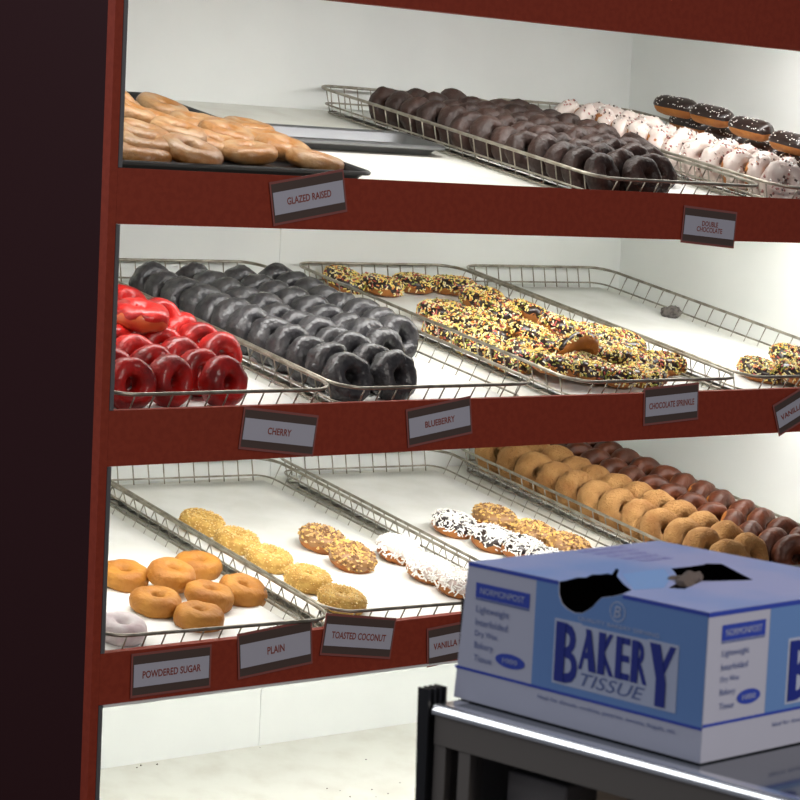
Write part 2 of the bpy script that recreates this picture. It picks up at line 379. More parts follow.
kind('white', [[('dough', ring(.0255, .018, .02, s, .0015).mesh('dough', 'dough', True)), ('icing', ring(.0255, .018, .02, s, .005, -30, 210, .002, wavy=1).mesh('icing', 'whiteicing', True)),
                ('sprinkles', topping(.0255, .018, .02, .002, 120, .003, .0031, 4, (-20, 200), True).mesh('sprinkles', ['choc_bit', 'bit_rose', 's_white', 'whiteicing']))] for s in range(3)])
kind('sprk', [[('dough', ring(.028, .0175, .016, s, .0015).mesh('dough', 'dough', True)), ('icing', ring(.028, .0175, .016, s, .0015, -15, 195, .0018, wavy=1).mesh('icing', 'darkicing', True)),
               ('sprinkles', topping(.028, .0175, .016, .002, 560, .0068, .00105, len(SPR), (-22, 202)).mesh('sprinkles', SPR))] for s in range(3)])
kind('crumb', [[('dough', ring(.0245, .0175, .016, s, .0015).mesh('dough', 'crumbbase', True)),
                ('crumbs', topping(.0245, .0175, .016, .0005, 650, 0, .0019, 3, (-40, 220), True).mesh('crumbs', ['c_gold', 'c_pale', 'c_gold']))] for s in range(2)])
kind('nut', [[('dough', ring(.0255, .018, .0165, s, .0015).mesh('dough', 'dough', True)), ('icing', ring(.0255, .018, .0165, s, .0015, -15, 195, .0016, wavy=1).mesh('icing', 'icingtan', True)),
              ('chopped_nuts', topping(.0255, .018, .0165, .0015, 360, 0, .0038, 3, (-8, 188), True).mesh('chopped_nuts', ['n_tan', 'c_gold', 'n_brown']))] for s in range(2)])
kind('coconut', [[('dough', ring(.0265, .0185, .0165, s, .0015).mesh('dough', 'dough', True)), ('icing', ring(.0265, .0185, .0165, s, .0015, 0, 180, .0016, wavy=1).mesh('icing', 'whiteicing', True)),
                  ('shredded_coconut', topping(.0265, .0185, .0165, .002, 620, .009, .0011, 1, (-10, 190)).mesh('shredded_coconut', ['coco']))] for s in range(2)])
kind('choccoco', [[('dough', ring(.0265, .0185, .0165, s, .0015).mesh('dough', 'dough', True)), ('icing', ring(.0265, .0185, .0165, s, .0015, 0, 180, .0016, wavy=1).mesh('icing', 'darkicing', True)),
                   ('shredded_coconut', topping(.0265, .0185, .0165, .002, 380, .009, .0010, 1, (-5, 185)).mesh('shredded_coconut', ['coco']))] for s in range(2)])
# long john bar
def bar(L, w, h, off=0, ph0=0, ph1=360, seed=0, ms=14):
    mb = MB(); n = 22; full = ph1 - ph0 >= 360; rows = ms if full else ms + 1
    for i in range(n + 1):
        u = -1 + 2 * i / n; x = u * (L + off); e = max(.0, 1 - abs(u) ** 5) ** .5
        for j in range(rows):
            f = j / ms; p = R(ph0 + (ph1 - ph0) * f); o_ = off if full or 0 < j < ms else -.001
            v = Vector((x, (w + o_) * e * math.cos(p), (h + o_) * e * math.sin(p)))
            v += Vector((0, math.cos(p), math.sin(p))) * noise.noise(v * 40 + Vector((seed * 3, 0, 0))) * .0015 * e
            mb.v.append(v)
    for i in range(n):
        for j in range(ms):
            k = (j + 1) % rows; mb.f.append((i * rows + j, (i + 1) * rows + j, (i + 1) * rows + k, i * rows + k)); mb.mi.append(0)
    return mb
def bar_top(L, w, h):
    mb = MB()
    for _ in range(60):
        u = random.uniform(-.95, .95); p = R(random.uniform(15, 165)); e = (1 - abs(u) ** 5) ** .5
        chip(mb, Vector((u * L, (w + .002) * e * math.cos(p), (h + .002) * e * math.sin(p))), .0019)
    return mb
kind('john', [[('dough', bar(.053, .024, .021, seed=s).mesh('dough', 'dough', True)), ('icing', bar(.053, .024, .021, .0018, 0, 180, s).mesh('icing', 'darkicing', True)),
               ('sprinkles', bar_top(.053, .024, .021).mesh('sprinkles', ['s_white']))] for s in range(2)])
RAD = dict(glazed=.0495, choc=.0417, cherry=.042, blue=.0445, cinn=.0463, brown=.0446, white=.0435, sprk=.0455, plain=.042, crumb=.042, nut=.0435, coconut=.045, choccoco=.045, powder=.042)
THNAME = dict(glazed='glazed_donut', choc='chocolate_donut', cherry='cherry_donut', cherryflat='cherry_donut', blue='blueberry_donut', plain='plain_donut', cinn='cinnamon_donut', powder='powdered_donut',
              brown='brown_iced_donut', white='white_iced_donut', sprk='sprinkle_donut', crumb='crumb_donut', nut='nut_donut', coconut='coconut_donut', choccoco='chocolate_coconut_donut', john='chocolate_bar_donut')
STUFF = {'sprinkles', 'crumbs', 'chopped_nuts', 'shredded_coconut'}
cnt = {}
def donut(kd, Mw, label, group, sc=1):
    i = cnt.get(kd, 0); cnt[kd] = i + 1
    var = KINDS[kd][i % len(KINDS[kd])]
    Mw = Mw @ Matrix.Scale(sc, 4)
    if len(var) == 1:
        o = link(THNAME[kd], var[0][1], None, Mw)
    else:
        o = empty(THNAME[kd], Mw)
        for pn, me in var:
            c = link(pn, me, o)
            if pn in STUFF: c['kind'] = 'stuff'
    tag(o, label, 'donut', group); return o
ORD = ['first', 'second', 'third', 'fourth', 'fifth', 'sixth', 'seventh', 'eighth', 'ninth', 'tenth', 'eleventh', 'twelfth', 'thirteenth', 'fourteenth', 'fifteenth', 'sixteenth']
rnd = lambda s: random.gauss(0, s)
def column(kd, key, x, y0, n, step, lean, desc, where, group, base=.0065, raise_=0, yawj=6, spin=True):
    """n donuts on edge, front to back"""
    T = TRAYS[key]; r = RAD[kd]; y = y0
    for i in range(n):
        if y > TD - .035: break
        l = R(lean + rnd(4)); sc = 1 + rnd(.02)
        z = base + raise_ + r * math.cos(l) * sc * .93
        rot = Matrix.Rotation(R(rnd(yawj)), 4, 'Z') @ Matrix.Rotation(R(90) - l, 4, 'X') @ Matrix.Rotation(random.uniform(0, 6.28) if spin else 0, 4, 'Z')
        Mw = T @ Matrix.Translation((x + rnd(.0025), y, z)) @ rot
        donut(kd, Mw, desc + ', ' + ORD[i] + ' from the front in ' + where, group, sc)
        y += step * (1 + rnd(.05))
def flat(kd, key, px, py, h, label, group, tx=0, ty=0, rz=None, sc=1):
    """donut lying in a tray at the height h of its centre, seen at px,py"""
    T = TRAYS[key] if isinstance(key, str) else key
    n = T.to_3x3() @ Vector((0, 0, 1)); p = at_plane(px, py, T @ Vector((0, 0, h)), n)
    Mw = Matrix.Translation(p) @ T.to_3x3().to_4x4() @ Matrix.Rotation(R(tx), 4, 'X') @ Matrix.Rotation(R(ty), 4, 'Y') @ Matrix.Rotation(random.uniform(0, 6.28) if rz is None else R(rz), 4, 'Z')
    return donut(kd, Mw, label, group, sc)

# --- glazed raised (black pan)
G = 'glazed raised donuts in the black pan'
for px, py, h, tx, ty, lb in (
    (140, 153, .024, 4, 0, 'pale glazed ring donut cut off by the post, front left of black pan'),
    (191, 151, .034, 11, 4, 'glazed ring donut with visible hole at the front of the black pan'),
    (248, 152, .020, 0, -4, 'puffy glazed donut behind the GLAZED RAISED tag, left of the rightmost'),
    (315, 161, .020, 0, 6, 'glazed donut at the right front corner of the black pan'),
    (284, 148, .020, 6, 4, 'glazed donut behind the right front corner one in the black pan'),
    (216, 145, .020, 8, 4, 'glazed donut half under the ring with visible hole, black pan'),
    (143, 143, .036, 6, 0, 'glazed donut second from the bottom against the post, black pan'),
    (140, 134, .042, 6, 4, 'glazed donut third up against the post, black pan'),
    (178, 132, .040, 8, 4, 'glazed donut in the middle of the heap in the black pan'),
    (226, 134, .030, 6, 4, 'glazed donut in the heap right of the middle, black pan'),
    (216, 128, .020, 2, 0, 'glazed donut low behind the heap middle, black pan'),
    (248, 128, .020, 0, 4, 'glazed donut at the right edge behind the front row, black pan'),
    (196, 124, .030, 4, 0, 'glazed donut seen edge-on behind the heap, black pan'),
    (152, 122, .040, 6, 4, 'glazed donut under the ring at the back left, black pan'),
    (163, 108, .036, 8, 8, 'glazed ring with brownish hole at the back of the black pan'),
    (128, 112, .055, 6, 12, 'glazed donut near the post below the topmost one, black pan'),
    (118, 96, .065, 16, 30, 'golden glazed donut topmost of the heap, cut off by the post'),
    (262, 140, .020, 0, 0, 'glazed donut between the front row and the right edge, black pan')):
    flat('glazed', PAN, px, py, h, lb, G, tx, ty, sc=.97 + rnd(.02))

# --- double chocolate (top shelf)
G = 'dark chocolate donuts standing on edge on the top shelf'
for i, (x, y0, n, rs) in enumerate(((.068, .065, 13, 0), (.150, .05, 13, .004), (.232, .10, 12, .004), (.314, .20, 9, .0), (.388, .40, 6, 0))):
    column('choc', 'choc', x, y0, n, .0535, 26, 'dark chocolate donut', 'the ' + ('leftmost', 'second', 'third', 'fourth', 'rightmost')[i] + ' column, chocolate tray', G, raise_=rs, yawj=13)
for px, py, h, tx, ty, lb in (
    (668, 158, .022, 0, 10, 'dark chocolate donut lying flat beside the white-iced donuts'), (655, 176, .02, 0, 0, 'dark chocolate donut lying flat at the front right of its tray'),
    (640, 148, .05, 10, 20, 'dark chocolate donut tipped on its neighbours near the white-iced donuts'),
):
    flat('choc', 'choc', px, py, h, lb, G, tx, ty)
# --- white iced + bars (top right)
G = 'white-iced donuts with dark bits on the top shelf'
column('white', 'white', .066, .06, 12, .0535, 24, 'white-iced donut', 'the left column, top right tray', G, yawj=14)
column('white', 'white', .150, .12, 11, .055, 24, 'white-iced donut', 'the second column, top right tray', G, yawj=14)
G = 'chocolate bar donuts with white sprinkles on the top shelf'
for px, py, h, rz, lb in ((676, 107, .095, 100, 'all dark chocolate bar donut, backmost in the top right row of bars'), (712, 116, .098, 96, 'second chocolate bar donut from the back, golden side showing'),
                          (751, 129, .098, 94, 'third chocolate bar donut from the back, golden side showing'), (792, 144, .094, 92, 'chocolate bar donut cut off at the frame edge, upper layer'),
                          (690, 125, .055, 95, 'chocolate bar donut under the two backmost ones'), (726, 138, .055, 92, 'chocolate bar donut under the second and third ones'),
                          (764, 152, .055, 92, 'chocolate bar donut underneath, behind the nearest white-iced donuts'), (800, 166, .055, 92, 'chocolate bar donut underneath, at the frame edge')):
    flat('john', 'white', px, py, h, lb, G, 0, -12, rz=rz)

# --- cherry
G = 'red cherry donuts in the left tray of the middle shelf'
for i, (x, y0, n, rs) in enumerate(((.082, .075, 4, 0), (.168, .085, 4, 0), (.255, .07, 6, 0), (.345, .215, 4, .0))):
    column('cherry', 'cherry', x, y0, n, .057, 14, 'glossy red donut', 'the ' + ('leftmost', 'second', 'third', 'rightmost')[i] + ' column, cherry tray', G, raise_=rs)
flat('cherryflat', 'cherry', 140, 316, .098, 'red cherry donut with orange patches lying flat on top of the others', G, 2, 0)
flat('cherry', 'cherry', 126, 306, .07, 'red cherry donut at the back beside the post, behind the flat one', G, 30, 0)
flat('cherry', 'cherry', 160, 322, .07, 'red cherry donut tipped behind the flat one with orange patches', G, 60, 0)
# --- blueberry
G = 'grey-blue blueberry donuts standing on edge'
for i, (x, y0, n) in enumerate(((.073, .08, 12), (.170, .08, 12), (.268, .23, 9), (.362, .31, 8))):
    column('blue', 'blue', x, y0, n, .0545, 24, 'grey-blue donut', 'the ' + ('leftmost', 'second', 'third', 'rightmost')[i] + ' column, blueberry tray', G)
# --- chocolate sprinkle
G = 'chocolate sprinkle donuts lying flat on the middle shelf'
S = [(345, 281, .022, 'backmost on the left of the tray'), (381, 286, .022, 'second from the left in the back row'), (414, 284, .022, 'third from the left in the back row'), (452, 286, .022, 'rightmost in the back row'),
     (482, 299, .03, 'just in front of the back row by the right rim'), (441, 312, .03, 'leftmost, apart from the back row'), (470, 322, .036, 'second along the left rim'), (500, 312, .045, 'near the right rim, third from the back'),
     (447, 330, .02, 'low under the leftmost by the left rim'), (500, 334, .036, 'third along the left rim'), (532, 315, .045, 'near the right rim, fourth from the back'), (478, 345, .02, 'low under the second along the left rim'),
     (530, 334, .05, 'in the middle of the heap'), (528, 354, .036, 'fourth along the left rim'), (562, 328, .045, 'near the right rim, fifth from the back'), (508, 360, .02, 'low under the third along the left rim'),
     (560, 348, .050, 'in the middle of the heap, behind the one on edge'), (556, 366, .036, 'fifth along the left rim'), (593, 336, .045, 'near the right rim, sixth from the back'), (600, 352, .045, 'right of the one with its bare side up'),
     (588, 368, .036, 'sixth along the left rim'), (622, 344, .042, 'near the right rim, seventh from the back'), (628, 358, .036, 'left of the rightmost one'), (612, 376, .024, 'at the front edge of the heap'),
     (662, 364, .022, 'rightmost, showing its golden side'), (642, 376, .022, 'at the front right behind the tag')]
for px, py, h, d in S:
    flat('sprk', 'sprk', px, py, h, 'sprinkle-covered donut ' + d, G, rnd(7) + 6, rnd(7))
flat('sprk', 'sprk', 577, 351, .055, 'sprinkle donut turned over with its bare golden side showing', G, -58, 6, rz=0, sc=.95)
G = 'sprinkle donuts in the nearly empty tray'
for px, py, h, d in ((761, 371, .022, 'leftmost in the nearly empty right tray'), (792, 358, .03, 'behind the leftmost in the nearly empty right tray'), (797, 374, .03, 'at the frame edge in the right tray'), (815, 362, .03, 'cut off by the frame edge in the right tray')):
    flat('sprk', 'vsprk', px, py, h, 'sprinkle-covered donut ' + d, G, 6, rnd(5))
# grey scrap
mb = MB(); n = 12
bm = bmesh.new(); bmesh.ops.create_icosphere(bm, subdivisions=3, radius=.02)
for v in bm.verts: v.co += v.co.normalized() * noise.noise(v.co * 90) * .007; v.co.z *= .7; v.co.y *= 1.2
me = bpy.data.meshes.new('crumpled_scrap'); bm.to_mesh(me); bm.free(); me.materials.append(mat('grey_crumb', (112, 106, 102), .8, col2=(70, 64, 60), scale=80)); 
p = at_plane(671, 312, TRAYS['vsprk'] @ Vector((0, 0, .018)), TRAYS['vsprk'].to_3x3() @ Vector((0, 0, 1)))
tag(link('crumpled_scrap', me, None, Matrix.Translation(p)), 'small grey crumpled scrap against the far rim of the nearly empty tray', 'scrap')

# --- lower shelf, plain
G = 'plain golden donuts on the lower left'
for px, py, h, tx, ty, lb in ((124, 576, .022, 6, 0, 'plain golden donut cut off by the post, leftmost'), (172, 575, .036, 10, 4, 'plain golden donut second from the left in the back row'),
                              (198, 566, .022, 4, 0, 'plain golden donut backmost of the heap'), (156, 602, .022, 4, 0, 'plain golden donut at the front left of the heap'),
                              (209, 596, .026, 6, 6, 'plain golden donut in the middle, touching the darkest one'), (243, 591, .022, 12, 6, 'plain golden donut with a round hole, rightmost'),
                              (199, 617, .020, 0, 0, 'plain donut nearest the front rim, darkest brown')):
    flat('plain', 'plain', px, py, h, lb, G, tx, ty, sc=1.02)
flat('powder', 'plain', 121, 629, .022, 'white powdered sugar donut in the front left corner of the lower shelf', None, 6, 0)
# --- crumb tray
G = 'pale yellow crumb-coated donuts'
for (px, py), d in zip(((202, 523), (237, 541), (269, 559), (308, 579), (342, 600)), ('farthest back in its row', 'second from the back', 'in the middle of the row', 'second from the front, its left side by the rim', 'nearest the front rim, brownest')):
    flat('crumb', 'crumb', px, py, .022, 'pale yellow crumb donut ' + d, G, 6, 4, sc=1.02)
flat('nut', 'crumb', 322, 540, .022, 'chopped nut donut on the lower shelf, farther back of the pair', 'pair of chopped nut donuts', 8, 4)
flat('nut', 'crumb', 352, 558, .022, 'chopped nut donut on the lower shelf, nearer of the pair', 'pair of chopped nut donuts', 14, 4)
for (px, py), d in zip(((400, 551), (430, 570), (458, 584)), ('farthest back of its row', 'in the middle of its row', 'nearest, partly behind the blue box')):
    flat('coconut', 'crumb', px, py, .022, 'white shredded coconut donut ' + d, 'white coconut donuts', 8, 6)
# --- coco tray
for (px, py), d in zip(((454, 525), (493, 540), (524, 550), (550, 563)), ('farthest left, showing golden dough', 'second from the left', 'third from the left above the box', 'mostly hidden behind the blue box')):
    flat('choccoco', 'coco', px, py, .022, 'chocolate donut with white coconut shreds ' + d, 'chocolate donuts with coconut shreds', 8, 4)
for (px, py), d in zip(((494, 518), (534, 534), (568, 547)), ('farthest back', 'in the middle of its row', 'nearest, above the box lid')):
    flat('nut', 'coco', px, py, .022, 'donut heaped with chopped nuts in the coconut tray, ' + d, 'nut donuts beside the coconut ones', 6, 2)
# --- cinnamon / brown
for i, (x, y0, n) in enumerate(((.066, .06, 12), (.152, .09, 12))):
    column('cinn', 'cinn', x, y0, n, .0655, 22, 'tan cinnamon donut', 'the ' + ('leftmost', 'second')[i] + ' column, lower right tray', 'tan cinnamon donuts standing on edge')
for i, (x, y0, n) in enumerate(((.240, .05, 13), (.330, .05, 13))):
    column('brown', 'cinn', x, y0, n, .061, 20, 'brown iced donut', 'the ' + ('left', 'right')[i] + ' brown column, lower right tray', 'brown chocolate-iced donuts standing on edge', yawj=18)

# ---------------------------------------------------------------- shelf tags
TAGS = [('GLAZED RAISED', [(272, 184), (343, 172), (346, 209), (275, 224)], 'tilted shelf tag reading GLAZED RAISED on the top rail of the display'),
        ('DOUBLE\nCHOCOLATE', [(684.6, 208), (736, 213.5), (734, 247), (684, 240)], 'shelf tag reading DOUBLE CHOCOLATE in two lines'),
        ('CHERRY', [(246, 408), (317, 419), (313, 453), (241, 448)], 'shelf tag reading CHERRY, tilted down to the right'),
        ('BLUEBERRY', [(408, 411), (470.5, 399), (471, 431), (410, 446)], 'shelf tag reading BLUEBERRY, tilted up to the right'),
        ('CHOCOLATE SPRINKLE', [(645, 390), (698, 385), (698, 417), (646, 424)], 'shelf tag reading CHOCOLATE SPRINKLE'),
        ('VANILLA SPRINKLE', [(776, 406), (828, 374), (831, 402), (779, 435)], 'steeply tilted VANILLA shelf tag cut off at the frame edge'),
        ('POWDERED SUGAR', [(132.5, 657.5), (210, 646.5), (210, 686), (134, 695)], 'shelf tag reading POWDERED SUGAR on the lowest rail'),
        ('PLAIN', [(239, 636), (311, 622.5), (311.5, 661), (241, 677.5)], 'shelf tag reading PLAIN on the lowest rail'),
        ('TOASTED COCONUT', [(326, 616), (393.5, 620), (391.5, 657.5), (324, 652.5)], 'shelf tag reading TOASTED COCONUT on the lowest rail'),
        ('VANILLA COCONUT', [(428, 631), (492, 618), (494, 651), (430, 665)], 'VANILLA shelf tag partly hidden behind the blue box')]
for k, (s, q, lb) in enumerate(TAGS):
    P = [at_y(px, py, -.004) for px, py in q]
    c = sum(P, Vector()) / 4; ux = (((P[1] - P[0]) + (P[2] - P[3])) / 2); w = ux.length; ux.normalize(); uz = Vector((0, -1, 0)); uy = uz.cross(ux)
    h = abs(((P[0] + P[1]) / 2 - (P[2] + P[3]) / 2).dot(uy))
    T = frame((c.x, -.0030, c.z), ux, uy, uz); e = empty('shelf_tag', T); tag(e, lb, 'sign', 'tilted shelf tags on the red rails')
    MB().box((-w / 2, -h / 2, -.0012), (w / 2, h / 2, 0)).obj('brown_card', 'tag', e)
    MB().box((-w / 2 + .0015, -h * .30, 0), (w / 2 - .0015, h * .28, .0006)).obj('paper_insert', 'tagpaper', e)
    mb = MB()
    mb.box((-w / 2 - .003, h / 2, -.0014), (w / 2 + .003, h / 2 + .004, -.0004)); mb.box((-w / 2 - .003, -h / 2 - .004, -.0014), (w / 2 + .003, -h / 2, -.0004))
    mb.box((w / 2, -h / 2, -.0014), (w / 2 + .003, h / 2, -.0004)); mb.box((-w / 2 - .003, -h / 2, -.0014), (-w / 2, h / 2, -.0004))
    mb.obj('plastic_holder', 'holder', e)
    ww = {'CHERRY': .33, 'PLAIN': .24, 'BLUEBERRY': .48, 'GLAZED RAISED': .62, 'POWDERED SUGAR': .76, 'TOASTED COCONUT': .8, 'DOUBLE\nCHOCOLATE': .5}.get(s, .86)
    o = text(s, Matrix.Identity(4), e, 'tagtext', w * ww, h * (.19 if '\n' not in s else .34), z=.0009, offset=.02)

# ---------------------------------------------------------------- counter in front
CZ = -.04
A = at_plane(700, 765, (0, 0, CZ), Vector((0, 0, 1)))
cx0, cyL = -1.2005, -1.600
ca = R(-4.5)
CT = Matrix.Translation((cx0, cyL, CZ)) @ Matrix.Rotation(ca + R(0), 4, 'Z')
# local: x to the right (depth of counter), -y toward the viewer's right/near
E1 = at_plane(432, 704, (0, 0, CZ), Vector((0, 0, 1))); E2 = at_plane(780, 797, (0, 0, CZ), Vector((0, 0, 1)))
dy = (E1 - E2).normalized(); dx = Vector((dy.y, -dy.x, 0))
CT = frame(E1, dx, dy, Vector((0, 0, 1)))
ctr = empty('glass_counter', frame(E1 - Vector((0, 0, 1.15 + CZ)), dx, dy, Vector((0, 0, 1)))); tag(ctr, 'glass-topped display counter with bright steel edge under the blue tissue box', 'counter')
OFF = Matrix.Translation((0, 0, 1.15 + CZ))
def ct(mb, name, mats, label=None, **k):
    o = mb.obj(name, mats, ctr, **k); o.matrix_local = OFF
    if label: o['label'] = label
    return o
LEN = 1.0; WD = .55
ct(MB().box((.0125, -LEN, -.008), (WD, -.0125, -.0002)), 'glass_top', 'glasstop')
pr = [(.0122, -.0075), (0, -.0075)] + [(.0065 - .0065 * math.cos(R(q)), -.0065 + .0065 * math.sin(R(q))) for q in range(0, 91, 9)] + [(.0122, 0)]
mb = MB(); k = len(pr); mb.add([(x, y, z) for y in (-LEN, 0) for x, z in pr], [(i, (i + 1) % k, (i + 1) % k + k, i + k) for i in range(k)] + [tuple(range(k)), tuple(range(k, 2 * k))[::-1]])
ct(mb, 'steel_edge', 'steel', 'bright brushed steel edge')
ct(MB().box((.0125, -.0122, -.0055), (WD, 0, 0)), 'steel_edge', 'steel', bevel=.0012)
ct(MB().box((.002, -LEN, -.031), (.02, -.002, -.0078)), 'apron', 'apron')
ct(MB().box((.021, -.02, -.031), (WD, -.002, -.0085)), 'apron', 'apron')
# posts and glazing of the front
for y in (-.008, -.034, -.235, -.47, -.8):
    ct(MB().box((.003, y - .006, -.62), (.018, y + .006, -.0315)), 'mullion', 'apron')
ct(MB().box((.009, -LEN, -.6), (.012, -.015, -.0315)), 'glass_front', 'glass')
ct(MB().box((.0, -LEN, -1.10), (WD, -.002, -.6205)), 'plinth', 'greypanel')
ct(MB().box((.45, -LEN, -.619), (.46, -.003, -.0315)), 'rear_panel', 'greypanel')
ct(MB().box((.02, -.0045, -.619), (.448, -.0025, -.0315)), 'end_panel', 'greypanel')
ct(MB().box((.03, -.95, -.21), (.44, -.02, -.204)), 'inner_shelf', 'glasstop')
# contents standing on the counter's inner shelf
def cont(name, x0, x1, y0, y1, z1, material, label, cat):
    o = MB().box((x0, y0, 0), (x1, y1, z1 + .204)).obj(name, material, bevel=.002); o.matrix_world = CT @ Matrix.Translation((0, 0, -.2035)); tag(o, label, cat); return o
cont('grey_carton', .03, .14, -.115, -.055, -.045, 'greypanel', 'dark grey carton inside the glass counter, leftmost', 'carton')
cont('beige_carton', .04, .14, -.165, -.135, -.04, 'beigecard', 'narrow beige carton inside the glass counter', 'carton')
cont('red_carton', .04, .16, -.235, -.18, -.045, 'redcard', 'dull red carton inside the glass counter', 'carton')
cont('tan_carton', .04, .16, -.33, -.25, -.04, 'tancard', 'tan carton at the right inside the glass counter', 'carton')
# black fins hanging from the counter's end
fin = empty('brochure_rack', CT @ Matrix.Translation((0, .0, -.115)))
tag(fin, 'row of thin black plastic fins hanging at the left end of the counter', 'rack')
for i in range(4):
    mb = MB(); x = -.002 + i * .006
    mb.add([(x + s, y, z) for s in (0, .0022) for y, z in ((.001, -.0), (.010, 0.0), (.014, .126), (.002, .126))], [(0, 1, 2, 3), (7, 6, 5, 4), (0, 4, 5, 1), (1, 5, 6, 2), (2, 6, 7, 3), (3, 7, 4, 0)])
    mb.obj('fin', 'blackplastic', fin)
MB().box((.001, .0015, .085), (.022, .006, .105)).obj('mounting_bar', 'blackplastic', fin)

# ---------------------------------------------------------------- tissue box
a = R(3.5); bx = Vector((math.cos(a), math.sin(a), 0)); by = Vector((-math.sin(a), math.cos(a), 0)); UZ = Vector((0, 0, 1))
BL, BD, BH = .247, .226, .108
INS = .009            # the left end leans in at the top
A = A + Vector((0, 0, .001))
O = A + by * BL                                    # front left bottom corner
box = empty('tissue_box', frame(A, bx, by, UZ)); tag(box, 'blue and white BAKERY TISSUE box with torn holes, standing on the glass counter', 'box')
BI = box.matrix_world.inverted()
TF = BI @ frame(O, -by, UZ, -bx)                   # front face: x = left to right, y = up, z = outward
TS = BI @ frame(A, bx, UZ, -by)                    # right (side) face
TT = BI @ frame(O + UZ * BH, -by, bx, UZ); TT = BI @ frame(O + UZ * BH, -by, bx, UZ)
def uv_top(px, py):
    p = at_plane(px, py, A + UZ * BH, UZ); return ((O - p).dot(by), (p - O).dot(bx))
notch_f = [(.104, BH), (.1045, .098), (.108, .0915), (.114, .0883), (.121, .0868), (.128, .0876), (.1335, .0905), (.139, .0945), (.143, .099), (.147, .1025), (.157, .105), (.166, BH)]
prism([[(0, 0), (BL, 0), (BL, BH)] + notch_f[::-1] + [(INS, BH)]], TF, .0005, 'front_panel', 'boxgrey', box)
prism([[(0.0002, 0), (BD, 0), (BD, BH), (0.0002, BH)]], TS, .0008, 'side_panel', 'boxgrey', box)
nt = [uv_top(*p) for p in ((566, 580), (577, 577), (586, 577), (592, 574), (600, 574), (607, 573), (612, 574), (616, 568), (619, 569), (617, 576), (624, 584), (632, 590))]
notch_t = [(.104, 0)] + nt + [(.166, 0)]
hb = [uv_top(*p) for p in ((754, 580), (720, 581), (702, 581), (692, 586), (684, 589), (668, 588), (679, 581), (676, 574), (671, 568), (690, 566), (704, 564), (706, 563), (722, 563.5))]
hb = [(u, min(w, BD - .003)) for u, w in hb]
back_out = [(BL, 0), (BL, BD), (INS, BD)]
prism([[(INS, 0)] + notch_t + back_out, hb], TT, .0005, 'lid_panel', 'boxtop', box)
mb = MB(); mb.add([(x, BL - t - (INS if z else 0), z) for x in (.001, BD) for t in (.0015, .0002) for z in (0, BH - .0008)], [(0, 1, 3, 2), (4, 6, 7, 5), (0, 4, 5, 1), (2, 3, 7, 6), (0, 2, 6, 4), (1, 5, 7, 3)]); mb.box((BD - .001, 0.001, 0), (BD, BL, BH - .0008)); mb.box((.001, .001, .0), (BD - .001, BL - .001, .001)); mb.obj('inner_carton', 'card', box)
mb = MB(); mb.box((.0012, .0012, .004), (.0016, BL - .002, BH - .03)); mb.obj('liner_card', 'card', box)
# tissues poking out
bm = bmesh.new(); bmesh.ops.create_icosphere(bm, subdivisions=3, radius=.012)
for v in bm.verts: v.co += v.co.normalized() * noise.noise(v.co * 120) * .008; v.co.x *= 1.5
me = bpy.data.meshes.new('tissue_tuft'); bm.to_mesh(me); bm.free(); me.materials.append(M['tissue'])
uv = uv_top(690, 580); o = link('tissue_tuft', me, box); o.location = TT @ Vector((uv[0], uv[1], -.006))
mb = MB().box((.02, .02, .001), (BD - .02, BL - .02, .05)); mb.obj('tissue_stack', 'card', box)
# printed areas
def sheet(T, u0, v0, u1, v1, name, m_, z=.0002):
    return prism([[(u0, v0), (u1, v0), (u1, v1), (u0, v1)]], T, .0001, name, m_, box, z0=z)
VB = .0255
prism([[(.0815, VB), (BL - .0005, VB), (BL - .0005, BH - .0005)] + [(u, v - .0004) for u, v in notch_f[::-1]] + [(.0815, BH - .0005)]], TF, .0001, 'blue_print_area', 'boxblue', box, z0=.0002)
sheet(TF, 0, VB - .0022, BL, VB, 'blue_stripe', 'royal', .0003)
sheet(TS, .0705, VB + .002, BD, BH - .0015, 'blue_print_area', 'boxblue')
sheet(TS, 0, VB, BD, VB + .0022, 'blue_stripe', 'royal', .0003)
sheet(TS, 0, BH - .0035, BD, BH, 'blue_stripe', 'royal', .0003)
sheet(TF, INS, BH - .003, .1035, BH, 'blue_stripe', 'royal', .0003)
sheet(TF, .167, BH - .003, BL, BH, 'blue_stripe', 'royal', .0003)
def at2(T, u, v, z=.0006): return T @ Matrix.Translation((u, v, z))
def margin(T, u0, w, s):
    d = s
    prism([[(u0, .083 + d), (u0 + w, .083 + d), (u0 + w, .0945 + d), (u0, .0945 + d)]], T, .0001, 'brand_plate', 'royal', box, z0=.0003)
    sheet(T, u0, .0812 + d, u0 + w, .0825 + d, 'plate_underline', 'slate', .0003)
    text('NORMONPOST', at2(T, u0 + w / 2, .0888 + d), box, 'paleprint', w * .82, .0048)
    for i, s_ in enumerate(('Lightweight', 'Interfolded', 'Dry Wax', 'Bakery', 'Tissue')):
        ww = (.035, .034, .024, .020, .019)[i] * w / .057
        text(s_, at2(T, u0 + .0015 + ww / 2, .0735 + d - i * .0094), box, 'slate', ww)
    ov = [(u0 + w * .70 + .0155 * math.cos(2 * PI * i / 32) * w / .057, .0395 + d + .0055 * math.sin(2 * PI * i / 32)) for i in range(32)]
    prism([ov], T, .0001, 'oval_badge', 'royal', box, z0=.0003)
    text('1000', at2(T, u0 + w * .70, .0395 + d), box, 'paleprint', .015, .0038)
margin(TF, .0185, .057, -.001); margin(TS, .0155, .050, .003)
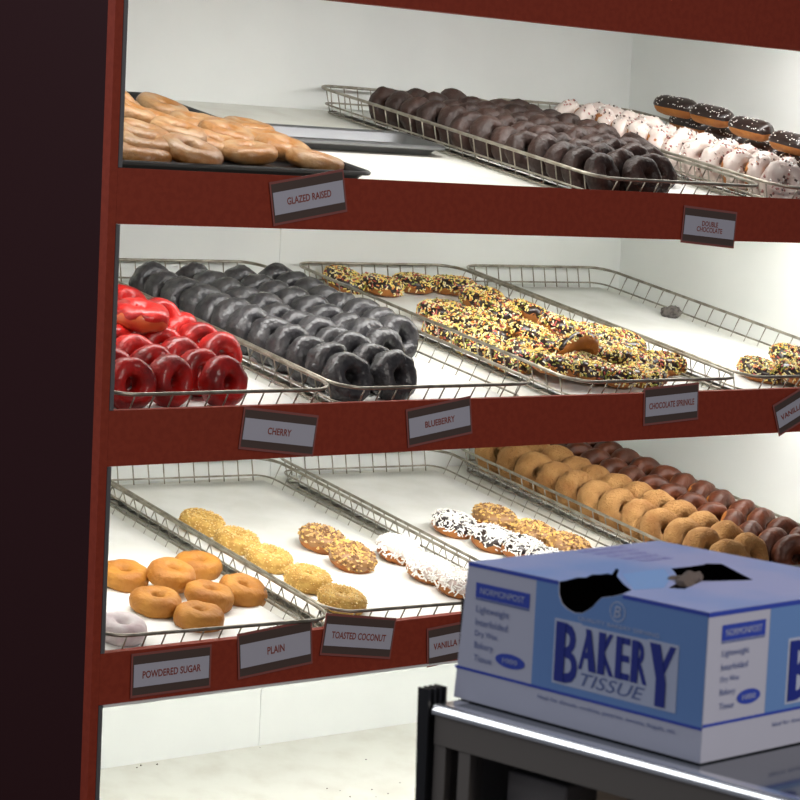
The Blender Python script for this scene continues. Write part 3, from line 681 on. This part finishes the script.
def bakery(T, u0, s=1):
    """BAKERY in tall condensed capitals with thick stems, TISSUE in italics below"""
    out = []
    LET = [('B', 0, .0225, .033, .078), ('A', .0235, .0175, .046, .077), ('K', .0425, .0155, .046, .077), ('E', .0595, .0135, .046, .077), ('R', .0745, .0155, .046, .077), ('Y', .0910, .0245, .033, .078)]
    mb = []
    for ch, x, w, v0, v1 in LET:
        H = v1 - v0; c = (u0 + x + w / 2, (v0 + v1) / 2)
        prism([[(c[0] - w / 2 - .0022, v0 - .002), (c[0] + w / 2 + .0022, v0 - .002), (c[0] + w / 2 + .0022, v1 + .002), (c[0] - w / 2 - .0022, v1 + .002)]], T, .0001, 'letter_outline', 'paleprint', box, z0=.00035 + .00001 * x * 100)
        text(ch, at2(T, c[0], c[1], .0007), box, 'navy', w, H, offset=.012)
        l = c[0] - w / 2
        if ch in 'BKER': prism([[(l, v0), (l + w * .42, v0), (l + w * .42, v1), (l, v1)]], T, .0001, 'thick_stem', 'navy', box, z0=.0010)
        if ch == 'A': prism([[(l + w * .60, v0), (l + w, v0), (l + w * .62, v1), (l + w * .34, v1)]], T, .0001, 'thick_stem', 'navy', box, z0=.0010)
        if ch == 'Y': prism([[(l, v1), (l + w * .30, v0 + H * .45), (l + w * .30, v0), (l + w * .68, v0), (l + w * .68, v0 + H * .40), (l + w * .40, v1)][::-1]], T, .0001, 'thick_stem', 'navy', box, z0=.0010)
    sheet(T, u0 + .024, .031, u0 + .094, .0465, 'letter_outline', 'paleprint', .0003)
    text('TISSUE', at2(T, u0 + .0575, .0388), box, 'slate', .062, .0095, shear=.3)
    text('QUALITY BAKERY SERVING', at2(T, u0 + .060, .0835), box, 'paleprint', .078, .0035)
    rg = [[(u0 + .0585 + r_ * math.cos(2 * PI * i / 28), .0945 + r_ * math.sin(2 * PI * i / 28)) for i in range(28)] for r_ in (.0075, .0068)]
    prism([rg[0], rg[1][::-1]], T, .0001, 'emblem_ring', 'paleprint', box, z0=.0004)
    text('B', at2(T, u0 + .0585, .0945), box, 'paleprint', .0065, .0085, shear=.2)
    text('Ideal for donuts, cookies, pastries, sweets, bagels, etc.', at2(T, u0 + .052, .0175), box, 'slate', .135, .0042)
bakery(TF, .1045); bakery(TS, .0960)
# lid print
for i in range(5):
    text(('LIGHTWEIGHT', 'INTERFOLDED', 'DRY WAX', 'BAKERY', 'TISSUE')[i], TT @ Matrix.Translation((.02 + i * .0135, .145 - .0 * i, .0005)) @ Matrix.Rotation(R(90), 4, 'Z'), box, 'violet', .055 - i * .004, .0075)
prism([[uv_top(*p) for p in ((634, 590), (627, 581), (622, 574), (664, 569), (671, 578), (664, 588))]], TT, .0001, 'lid_blue_panel', 'lidblue', box, z0=.0002)

# ---------------------------------------------------------------- room light
W = bpy.data.worlds.new('world'); bpy.context.scene.world = W; W.use_nodes = True
W.node_tree.nodes['Background'].inputs[0].default_value = (.72, .76, .9, 1); W.node_tree.nodes['Background'].inputs[1].default_value = .14
def area(name, loc, target, sx, sy, e, col=(1, 1, 1)):
    L = bpy.data.lights.new(name, 'AREA'); L.shape = 'RECTANGLE'; L.size = sx; L.size_y = sy; L.energy = e; L.color = col
    o = bpy.data.objects.new(name, L); COL.objects.link(o); o.location = loc
    o.rotation_euler = (Vector(target) - Vector(loc)).to_track_quat('-Z', 'Y').to_euler(); return o
area('unseen_room_light', (-.6, -4.2, 1.9), (-.6, -1.0, 0), 1.6, .6, 56, (1, .93, .86))
area('unseen_room_light', (-2.7, .3, 1.45), (-2.2, -.6, 0), 2.6, 1.6, 42, (.92, .95, 1))  # unseen panel added to brighten the box front and glint in the steel edge
